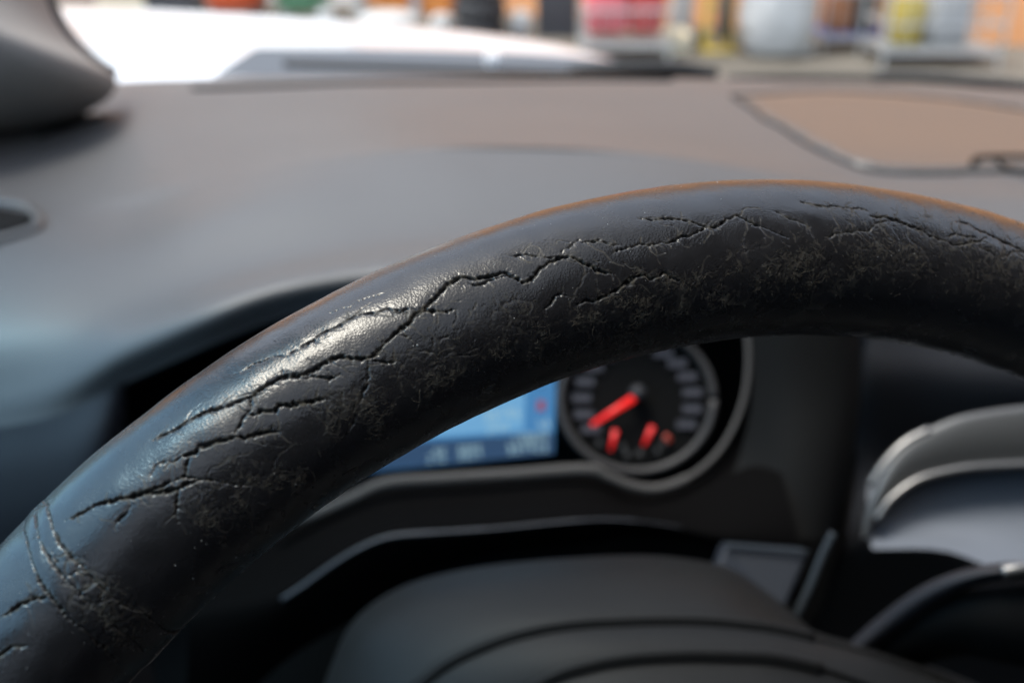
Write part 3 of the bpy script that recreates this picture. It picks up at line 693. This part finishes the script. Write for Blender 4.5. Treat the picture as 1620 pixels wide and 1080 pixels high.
# the strip between the two leather pieces stands a little proud; the leather beyond it sits lower
def side_of(line):
    "signed: how many cells (along the rim) each point lies beyond a seam line"
    g = np.array(sorted([pix2grid(*p)[::-1] for p in line])); 
    thl = np.interp(np.arange(nF), g[:, 0], g[:, 1]); return (np.arange(nT)[:, None] - thl[None, :]) * .16
sa = side_of(SEAM[0][1]); sb = side_of(SEAM[3][1] + [(41,821)])
step = lambda s, w: 1 / (1 + np.exp(-np.clip(s / w, -30, 30)))
h += .09 * step(sa, .25) * (1 - step(sb, .3)) - .22 * step(sb, .5)
edge = np.minimum(np.minimum(np.arange(nT)[:, None] / 30., (nT - 1 - np.arange(nT)[:, None]) / 30.), np.minimum(np.arange(nF)[None, :] / 25., (nF - 1 - np.arange(nF)[None, :]) / 25.)).clip(0, 1)
edge = edge * edge * (3 - 2 * edge)
# fibre: where worn leather shows its tan backing
fib = np.exp(-((d_all - w_all * .55) / .22) ** 2) * (w_all > .1) * np.clip(.35 + n05 * .9 + n3 * .3, 0, 1) * np.clip(w_all * 2.4, 0, 1)
fib = np.maximum(fib, np.exp(-((hd - hw * .4) / .10) ** 2) * (hw > 0) * np.clip(.45 + n05 * .7 + n3 * .3, 0, 1) * .8)
fib = np.maximum(fib, np.exp(-(vA / .13) ** 2) * maskA * np.clip(.2 + n05 * .8, 0, 1) * .8)
fib = np.maximum(fib, np.exp(-(vB / .10) ** 2) * maskB * np.clip(n05 * 1.0, 0, 1) * .8)
fib = np.maximum(fib, np.exp(-(vC / .16) ** 2) * maskC * np.clip(.35 + n05 * .8, 0, 1))
crk = np.clip(core * 1.1 * np.clip(w_all * 3.5, 0, 1) * (1 - .35 * np.clip(n05, 0, 1)), 0, 1)

# join the fine patch with coarse cells that close the ring
th_c = np.linspace(T1, T0 + 2 * math.pi, 150)[1:-1]; ph_c = np.linspace(F1, F0 + 2 * math.pi, 40)[1:-1]
th_all = np.concatenate([th_d, th_c]); ph_all = np.concatenate([ph_d, ph_c])
TA, FA = np.meshgrid(th_all, ph_all, indexing='ij')
ra = np.zeros(TA.shape); ra[:] = rw(np.where(TA > math.pi * 1.5, .9, TA)); HH = np.zeros(TA.shape); HH[:nT, :nF] = h * edge * .001
WE = np.zeros(TA.shape); WE[:nT, :nF] = fib * edge; CK = np.zeros(TA.shape); CK[:nT, :nF] = crk * edge
Pp, Nn = rim_pos(TA, FA, ra + HH)

def leather():
    m = bpy.data.materials.new('rim_leather'); m.use_nodes = True; nt = m.node_tree; b = nt.nodes['Principled BSDF']
    N = nt.nodes.new; L = nt.links.new
    tc = N('ShaderNodeTexCoord'); w = N('ShaderNodeAttribute'); w.attribute_name = 'wear'; c = N('ShaderNodeAttribute'); c.attribute_name = 'crack'
    n1 = N('ShaderNodeTexNoise'); n1.inputs['Scale'].default_value = 160; n1.inputs['Detail'].default_value = 6
    n2 = N('ShaderNodeTexNoise'); n2.inputs['Scale'].default_value = 3200; n2.inputs['Detail'].default_value = 2
    vo = N('ShaderNodeTexVoronoi'); vo.inputs['Scale'].default_value = 2600
    for q in (n1, n2, vo): L(tc.outputs['Object'], q.inputs['Vector'])
    base = N('ShaderNodeMix'); base.data_type = 'RGBA'; base.inputs[6].default_value = (.011, .0105, .0115, 1); base.inputs[7].default_value = (.022, .0205, .0215, 1); L(n1.outputs['Fac'], base.inputs[0])
    m2 = N('ShaderNodeMix'); m2.data_type = 'RGBA'; m2.inputs[7].default_value = (.085, .073, .056, 1); L(w.outputs['Fac'], m2.inputs[0]); L(base.outputs[2], m2.inputs[6])
    m3 = N('ShaderNodeMix'); m3.data_type = 'RGBA'; m3.inputs[7].default_value = (.010, .009, .008, 1); L(c.outputs['Fac'], m3.inputs[0]); L(m2.outputs[2], m3.inputs[6])
    L(m3.outputs[2], b.inputs['Base Color'])
    # gloss: polished high spots against duller grain
    rr = N('ShaderNodeMapRange'); rr.inputs['From Min'].default_value = .3; rr.inputs['From Max'].default_value = .7; rr.inputs['To Min'].default_value = .17; rr.inputs['To Max'].default_value = .32; L(n1.outputs['Fac'], rr.inputs['Value'])
    mx = N('ShaderNodeMath'); mx.operation = 'MAXIMUM'; L(w.outputs['Fac'], mx.inputs[0]); L(c.outputs['Fac'], mx.inputs[1])
    r2 = N('ShaderNodeMix'); r2.data_type = 'FLOAT'; L(mx.outputs[0], r2.inputs[0]); L(rr.outputs[0], r2.inputs[2]); r2.inputs[3].default_value = .95
    L(r2.outputs[0], b.inputs['Roughness'])
    sp = N('ShaderNodeMath'); sp.operation = 'MULTIPLY_ADD'; sp.inputs[1].default_value = -.60; sp.inputs[2].default_value = .66; L(mx.outputs[0], sp.inputs[0]); L(sp.outputs[0], b.inputs['Specular IOR Level'])
    ad = N('ShaderNodeMath'); ad.operation = 'ADD'; L(n2.outputs['Fac'], ad.inputs[0]); L(vo.outputs['Distance'], ad.inputs[1])
    bp = N('ShaderNodeBump'); bp.inputs['Strength'].default_value = .55; bp.inputs['Distance'].default_value = .000048
    L(ad.outputs[0], bp.inputs['Height']); L(bp.outputs['Normal'], b.inputs['Normal'])
    return m
M['leather'] = leather()
rim = mesh_np('rim', Pp.reshape(-1, 3), grid_faces(*TA.shape, wrap_u=True, wrap_v=True)[:, ::-1], M['leather'], wheel)
for nm, A in (('wear', WE), ('crack', CK)):
    at = rim.data.attributes.new(nm, 'FLOAT', 'POINT'); at.data.foreach_set('value', A.ravel().astype(np.float32))

# loose fibres and dust on the rim
def strands():
    V, Fq = [], []; mk = np.maximum(maskA, maskB * .8); mk = np.maximum(mk, maskC * .9); mk = np.maximum(mk, fib * .55) * edge * facing
    mk = mk * np.clip(.35 + n3 * .9 + n1 * .4, .04, 1); mk[gx > 1330] *= .6; pr = (mk ** 1.5).ravel(); pr /= pr.sum(); idx = np.random.default_rng(5).choice(len(pr), 3300, p=pr)
    r = np.random.default_rng(6)
    for q in idx:
        i, j = divmod(q, nF); th, ph = th_d[i], ph_d[j]
        p, n = Pp[i, j], Nn[i, j]
        et = -math.sin(th) * WU + math.cos(th) * WV; ep = np.cross(n, et)
        a = r.uniform(0, 2 * math.pi); bend = r.normal(0, 1.0); Lh = r.gamma(2.2, .00032); rd = r.uniform(.000012, .000028); lift = r.uniform(.1, .9)
        pos = p + n * .00002; k0 = len(V)
        for s in range(6):
            t = s / 5
            dr = math.cos(a) * et + math.sin(a) * ep + n * (lift * (1 - 1.5 * t))
            side = np.cross(dr, n); side /= np.linalg.norm(side) + 1e-9
            up = np.cross(side, dr); up /= np.linalg.norm(up) + 1e-9
            rr_ = rd * (1 - .6 * t)
            V += [pos + side * rr_, pos + up * rr_, pos - side * rr_ * .8 - up * rr_ * .5]
            pos = pos + dr * Lh / 5; a += bend * .5 + r.normal(0, .25)
        for s in range(5):
            b0 = k0 + s * 3
            for c in range(3): Fq.append((b0 + c, b0 + (c + 1) % 3, b0 + 3 + (c + 1) % 3, b0 + 3 + c))
    return np.array(V), np.array(Fq)
M['fibre'] = mat('leather_fibre', (.085, .072, .054), .9)
Vs, Fs = strands(); lint = mesh_np('leather_fibres', Vs, Fs, M['fibre'], rim, smooth=False); tag(lint, 'fine tan fibres standing out of the worn leather', kind='stuff')
def specks():
    r = np.random.default_rng(8); V, Fq = [], []
    ok = np.argwhere((edge > .5) & facing)
    for q in ok[r.choice(len(ok), 900)]:
        i, j = q; s = r.gamma(2, .000016); p, n = Pp[i, j], Nn[i, j]
        a = np.cross(n, [0.3, .2, .9]); a /= np.linalg.norm(a); b = np.cross(n, a); k = len(V)
        w = r.uniform(.6, 1.6)
        V += [p + a*s*w, p + b*s, p - a*s*w, p - b*s, p + n*s*.9]
        Fq += [(k, k+1, k+4), (k+1, k+2, k+4), (k+2, k+3, k+4), (k+3, k, k+4)]
    return np.array(V), np.array(Fq)
M['dust'] = mat('dust', (.45, .44, .42), .6)
Vs, Fs = specks(); tag(mesh_np('dust_specks', Vs, Fs, M['dust'], rim, smooth=False), 'scattered pale dust specks on the leather', kind='stuff')

# hub cover of the wheel with its two grooves
T = [(490, 1180), (508, 1110), (528, 1050), (560, 985), (625, 935), (720, 905), (850, 888), (1000, 880), (1090, 886), (1155, 901), (1208, 935), (1250, 968), (1292, 1002), (1390, 1028), (1520, 1074), (1680, 1150)]
G1 = [(600, 1300), (612, 1190), (640, 1110), (700, 1056), (780, 1018), (850, 998), (920, 988), (1000, 984), (1070, 983), (1130, 985), (1180, 990), (1225, 996), (1288, 1010), (1390, 1038), (1520, 1086), (1680, 1160)]
G2 = [(640, 1400), (680, 1290), (740, 1190), (800, 1120), (870, 1074), (940, 1052), (1000, 1042), (1060, 1038), (1110, 1037), (1160, 1038), (1210, 1040), (1250, 1046), (1300, 1058), (1390, 1090), (1520, 1140), (1680, 1210)]
G3 = [(700, 1700), (740, 1600), (800, 1500), (860, 1420), (920, 1380), (970, 1360), (1020, 1350), (1060, 1345), (1110, 1345), (1160, 1345), (1210, 1350), (1250, 1355), (1300, 1360), (1390, 1380), (1520, 1400), (1680, 1450)]
def lerp(A, B, t): return [(a[0]*(1-t)+b[0]*t, a[1]*(1-t)+b[1]*t) for a, b in zip(A, B)]
cen = (1000, 1250)
rows = []
for ln, d in ((lerp(T, [cen]*16, .10), .43), (T, .385), (lerp(T, G1, .06), .368), (lerp(T, G1, .25), .352), (lerp(T, G1, .6), .338), (lerp(T, G1, .93), .330), (G1, .3315), (lerp(G1, G2, .10), .3292), (lerp(G1, G2, .5), .324), (lerp(G1, G2, .93), .320), (G2, .3212), (lerp(G2, G3, .05), .3192), (lerp(G2, G3, .4), .305), (G3, .29)):
    rows.append([P(x, y, d) for x, y in ln])
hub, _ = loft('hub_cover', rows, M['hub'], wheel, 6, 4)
tube('hub_groove', [P(x, y + 3, .3300) for x, y in G1[1:13]], .0011, M['black'], hub)
tube('hub_groove', [P(x, y + 3, .3198) for x, y in G2[1:13]], .0010, M['black'], hub)
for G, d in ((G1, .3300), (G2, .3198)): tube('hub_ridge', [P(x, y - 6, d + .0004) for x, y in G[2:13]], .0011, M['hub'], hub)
# spokes joining rim and hub outside the picture
for a in (math.pi * 1.03, -math.pi * .03, math.pi * 1.5):
    e = math.cos(a) * WU + math.sin(a) * WV
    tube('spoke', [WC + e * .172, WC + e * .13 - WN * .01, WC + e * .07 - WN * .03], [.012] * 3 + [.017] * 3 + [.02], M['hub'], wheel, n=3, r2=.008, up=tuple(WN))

# ------------------------------------------------------------------ things standing in the yard (all far out of focus)
def foot(px, py): p = PG(px, py); return p
def pm(px, py): return np.linalg.norm(PG(px, py)[1]) / 1.0 * (1 / FPX) * 1.03     # metres per photo pixel at that ground point
def scale(px, py):
    p = PG(px, py); return float((p - CAM) @ cF) / FPX
def stand(name, px, py, label, cat, group=None): return empty(name, foot(px, py), label, cat, group)
def legs(bm, c, w, d, h, r=.018):
    for sx in (-1, 1):
        for sy in (-1, 1): add_tube(bm, [(c[0]+sx*w/2, c[1]+sy*d/2, 0.0), (c[0]+sx*w/2, c[1]+sy*d/2, h)], r, 6)
def tub(px, py, wpx, m, label, leg):
    s = scale(px, py); w = wpx * s; c = foot(px, py); o = stand('tub', px, py, label, 'tub')
    bm = bmesh.new(); add_lathe(bm, (c[0], c[1], .10), ((w*.34, 0), (w*.44, .05), (w*.5, .25), (w*.5, .5), (w*.53, .52), (w*.47, .52), (w*.44, .1)), 28); bm_obj('bowl', bm, m, o, smooth=True)
    for sx in (-.3, .3): box('leg', (c[0] + sx * w, c[1], .055), (.07, .3, .11), leg, o, bevel=.01)
def sack(px, py, wpx, h, m, label, squash=.8):
    s = scale(px, py); w = wpx * s; c = foot(px, py)
    bm = bmesh.new(); add_lathe(bm, (c[0], c[1], 0.002), [(w*.36, 0), (w*.49, h*.08), (w*.52, h*.35), (w*.50, h*.65), (w*.42, h*.88), (w*.2, h), (w*.05, h*1.02)], 26, squash=(1, squash))
    r = random.Random(px)
    ph = [r.uniform(0, 6.28) for _ in range(6)]
    for v in bm.verts:
        a = math.atan2(v.co.y - c[1], v.co.x - c[0]); k = 1 + .07 * math.sin(3 * a + ph[0] + v.co.z * 9) + .05 * math.sin(5 * a + ph[1] - v.co.z * 14) + .03 * math.sin(9 * a + ph[2])
        v.co.x = c[0] + (v.co.x - c[0]) * k; v.co.y = c[1] + (v.co.y - c[1]) * k
    return tag(bm_obj('sack', bm, m, None, smooth=True), label, 'sack')
def crate(name, px, py, wpx, h, m, label, cat, z0=0.0, depth=.4):
    s = scale(px, py); w = wpx * s; c = foot(px, py); o = stand(name, px, py, label, cat)
    bm = bmesh.new(); t = .03
    for sx in (-1, 1): add_box(bm, (c[0] + sx*(w/2 - t/2), c[1], z0 + h/2), (t, depth, h), bevel=.006)
    for sy in (-1, 1): add_box(bm, (c[0], c[1] + sy*(depth/2 - t/2), z0 + h/2), (w - 2*t, t, h), bevel=.006)
    add_box(bm, (c[0], c[1], z0 + t/2), (w - 2*t, depth - 2*t, t)); bm_obj('shell', bm, m, o)
    bm = bmesh.new(); 
    add_box(bm, (c[0], c[1] - (depth/2 + .006), z0 + h - .03), (w + .02, .012, .05), bevel=.004)
    bm_obj('rim_lip', bm, m, o)
    return o, c, w
def trolley(px, py, wpx, h, m, label, shelf_m, n=3):
    s = scale(px, py); w = wpx * s; c = foot(px, py); o = stand('trolley', px, py, label, 'trolley'); d = .6
    bm = bmesh.new(); legs(bm, (c[0], c[1]), w, d, h, .016)
    for z in np.linspace(.12, h, n):
        for sy in (-1, 1): add_tube(bm, [(c[0]-w/2, c[1]+sy*d/2, z), (c[0]+w/2, c[1]+sy*d/2, z)], .012, 6)
        for sx in (-1, 1): add_tube(bm, [(c[0]+sx*w/2, c[1]-d/2, z), (c[0]+sx*w/2, c[1]+d/2, z)], .012, 6)
    for k in range(1, 6): add_tube(bm, [(c[0]-w/2+w*k/6, c[1]-d/2, .12), (c[0]-w/2+w*k/6, c[1]-d/2, h)], .006, 5)
    bm_obj('frame', bm, m, o)
    box('shelf', (c[0], c[1], .15), (w - .04, d - .04, .02), shelf_m, o)
    return o, c, w
crate('box', 205, 26, 75, .5, M['cream'], 'cream coloured box, leftmost thing in the yard beside the pillar', 'box')
crate('bin', 280, 26, 78, .5, M['dark'], 'dark grey bin standing left of the orange red tub', 'bin')
tub(378, 30, 104, M['orange_red'], 'round orange red tub on dark feet beyond the bonnet', M['dark'])
tub(482, 32, 92, M['green'], 'round green tub on pale feet right of the orange red tub', M['white'])
sack(517, 38, 30, .16, M['white'], 'small round white bundle at the foot of the green tub')
sack(618, 44, 90, .16, M['white'], 'low wide white bundle lying before the orange doors')
sack(700, 52, 36, .18, M['white'], 'small white bundle just left of the tyre stack')
crate('crate', 625, 18, 46, .5, M['orange'], 'orange crate behind the low wide white bundle, left one of two', 'crate')
crate('crate', 692, 22, 42, .5, M['orange'], 'orange crate right of the white post, nearest the tyre stack', 'crate')
for px_, lab in ((657, 'white post standing between the two orange crates'), (572, 'white post right of the green tub')):
    c = foot(px_, 26); o = stand('post', px_, 26, lab, 'post'); box('shaft', (c[0], c[1], .6), (.09, .09, 1.2), M['white'], o, bevel=.01); box('base_plate', (c[0], c[1], .012), (.22, .22, .024), M['galv'], o)
# tyre stack: each tyre is its own
s_ = scale(760, 60); c = foot(760, 60); TR = 41 * s_
def tyre(z, first=None, lab=''):
    if first is None:
        bm = bmesh.new(); prof = []; R0, r0 = TR * .74, TR * .26
        rings = []
        for k in range(40):
            a = 2*math.pi*k/40; rr_ = []
            for q in range(14):
                b_ = 2*math.pi*q/14; x_ = math.copysign(abs(math.cos(b_))**.6, math.cos(b_)); z_ = math.copysign(abs(math.sin(b_))**.6, math.sin(b_))
                rr_.append(bm.verts.new(((R0 + r0*x_)*math.cos(a), (R0 + r0*x_)*math.sin(a), z_*.085)))
            rings.append(rr_)
        for a, b in zip(rings, rings[1:] + rings[:1]):
            for q in range(14): bm.faces.new((a[q], a[(q+1) % 14], b[(q+1) % 14], b[q]))
        o = bm_obj('tyre', bm, M['tyre'], None, smooth=True)
    else: o = first.copy(); COL.objects.link(o)
    o.location = (float(c[0]) + rng.normal(0, .006), float(c[1]), z); return tag(o, lab, 'tyre', 'tyres stacked in the yard')
t0 = tyre(.086, None, 'dark tyre lying on the ground, lowest of the stack'); tyre(.262, t0, 'dark tyre second from the ground in the stack'); tyre(.438, t0, 'dark tyre third from the ground in the stack')
# right half of the yard
sack(822, 58, 34, .24, M['white'], 'white bundle just right of the tyre stack')
crate('bin', 880, 55, 62, .6, M['dark'], 'dark grey bin between the white bundle and the pink red sacks', 'bin')
o, c, w = trolley(985, 88, 130, .42, M['galv'], 'galvanised trolley carrying the red and pink loads', M['galv'], 2)
def load(name, px, py, wpx, z0, h, m, label, cat):
    s = scale(px, py); w = wpx * s; c = foot(px, py); bm = bmesh.new(); add_box(bm, (c[0], c[1], z0 + h/2), (w, .42, h), bevel=.05)
    return tag(bm_obj(name, bm, m, None, smooth=True), label, cat)
load('sack', 955, 88, 62, .215, .6, M['pink'], 'pink red sack on the left half of the galvanised trolley', 'sack')
load('sack', 1016, 88, 52, .215, .6, M['red'], 'bright red sack on the right half of the galvanised trolley', 'sack')
crate('box', 1064, 78, 44, .16, M['cream'], 'low cream box on the ground right of the red sack', 'box')
c = foot(1075, 66); o = stand('post', 1075, 66, 'thick pale grey post behind the low cream box', 'post'); box('shaft', (c[0], c[1], .7), (.20, .12, 1.4), M['white'], o, bevel=.02); box('base_plate', (c[0], c[1], .01), (.30, .24, .02), M['galv'], o)
# yellow hand truck with black load
c = foot(1132, 80); s = scale(1132, 80); o = stand('hand_truck', 1132, 80, 'yellow hand truck with a black sack on it, left of the big white sack', 'hand truck')
bm = bmesh.new()
for sx in (-1, 1): add_tube(bm, [(c[0] + sx*.11, c[1] - .05, .03), (c[0] + sx*.10, c[1], .5), (c[0] + sx*.10, c[1] + .1, 1.1)], .030, 8)
for z in (.1, .4, .8): add_tube(bm, [(c[0] - .11, c[1] - .02, z), (c[0] + .11, c[1] - .02, z)], .022, 8)
bm_obj('frame', bm, M['yellow'], o); box('toe_plate', (c[0], c[1] - .12, .02), (.30, .18, .02), M['yellow'], o)
for sx in (-1, 1):
    bm = bmesh.new(); bmesh.ops.create_cone(bm, cap_ends=True, segments=20, radius1=.09, radius2=.09, depth=.05)
    bmesh.ops.rotate(bm, verts=bm.verts, matrix=__import__('mathutils').Matrix.Rotation(rad(90), 3, 'Y')); bmesh.ops.translate(bm, verts=bm.verts, vec=(float(c[0]) + sx*.15, float(c[1]) + .1, .09)); bm_obj('wheel', bm, M['tyre'], o)
bm = bmesh.new(); add_box(bm, (c[0] + .015, c[1] - .16, .42), (.10, .12, .6), bevel=.03); tag(bm_obj('sack', bm, M['dark'], None, smooth=True), 'narrow black sack carried by the yellow hand truck', 'sack')
sack(1225, 86, 112, .95, M['white'], 'very large white bulk sack, biggest thing in the yard', .9)
sack(1268, 88, 34, .17, M['white'], 'small white bag leaning at the right foot of the big white sack')
# shelving frame with brown and dark boxes
o, c, w = trolley(1345, 76, 120, .9, M['galv'], 'grey steel rack right of the big white sack holding brown and dark boxes', M['blue'], 3)
load('box', 1316, 76, 36, .162, .62, M['brown'], 'brown box on the grey steel rack, left of the dark one', 'box')
load('box', 1354, 76, 30, .162, .62, M['dark'], 'dark box on the grey steel rack, right of the brown one', 'box')
o, c, w = trolley(1465, 98, 178, .8, M['galv'], 'wide galvanised mesh trolley in front of the orange wall', M['galv'], 4)
load('sack', 1418, 98, 38, .165, .42, M['yellow'], 'yellow sack on the wide galvanised mesh trolley', 'sack')
load('sack', 1480, 98, 60, .165, .5, mat('grey_cloth', (.33, .34, .35), .9, noise=(6, .2)), 'light grey sack on the wide galvanised mesh trolley', 'sack')
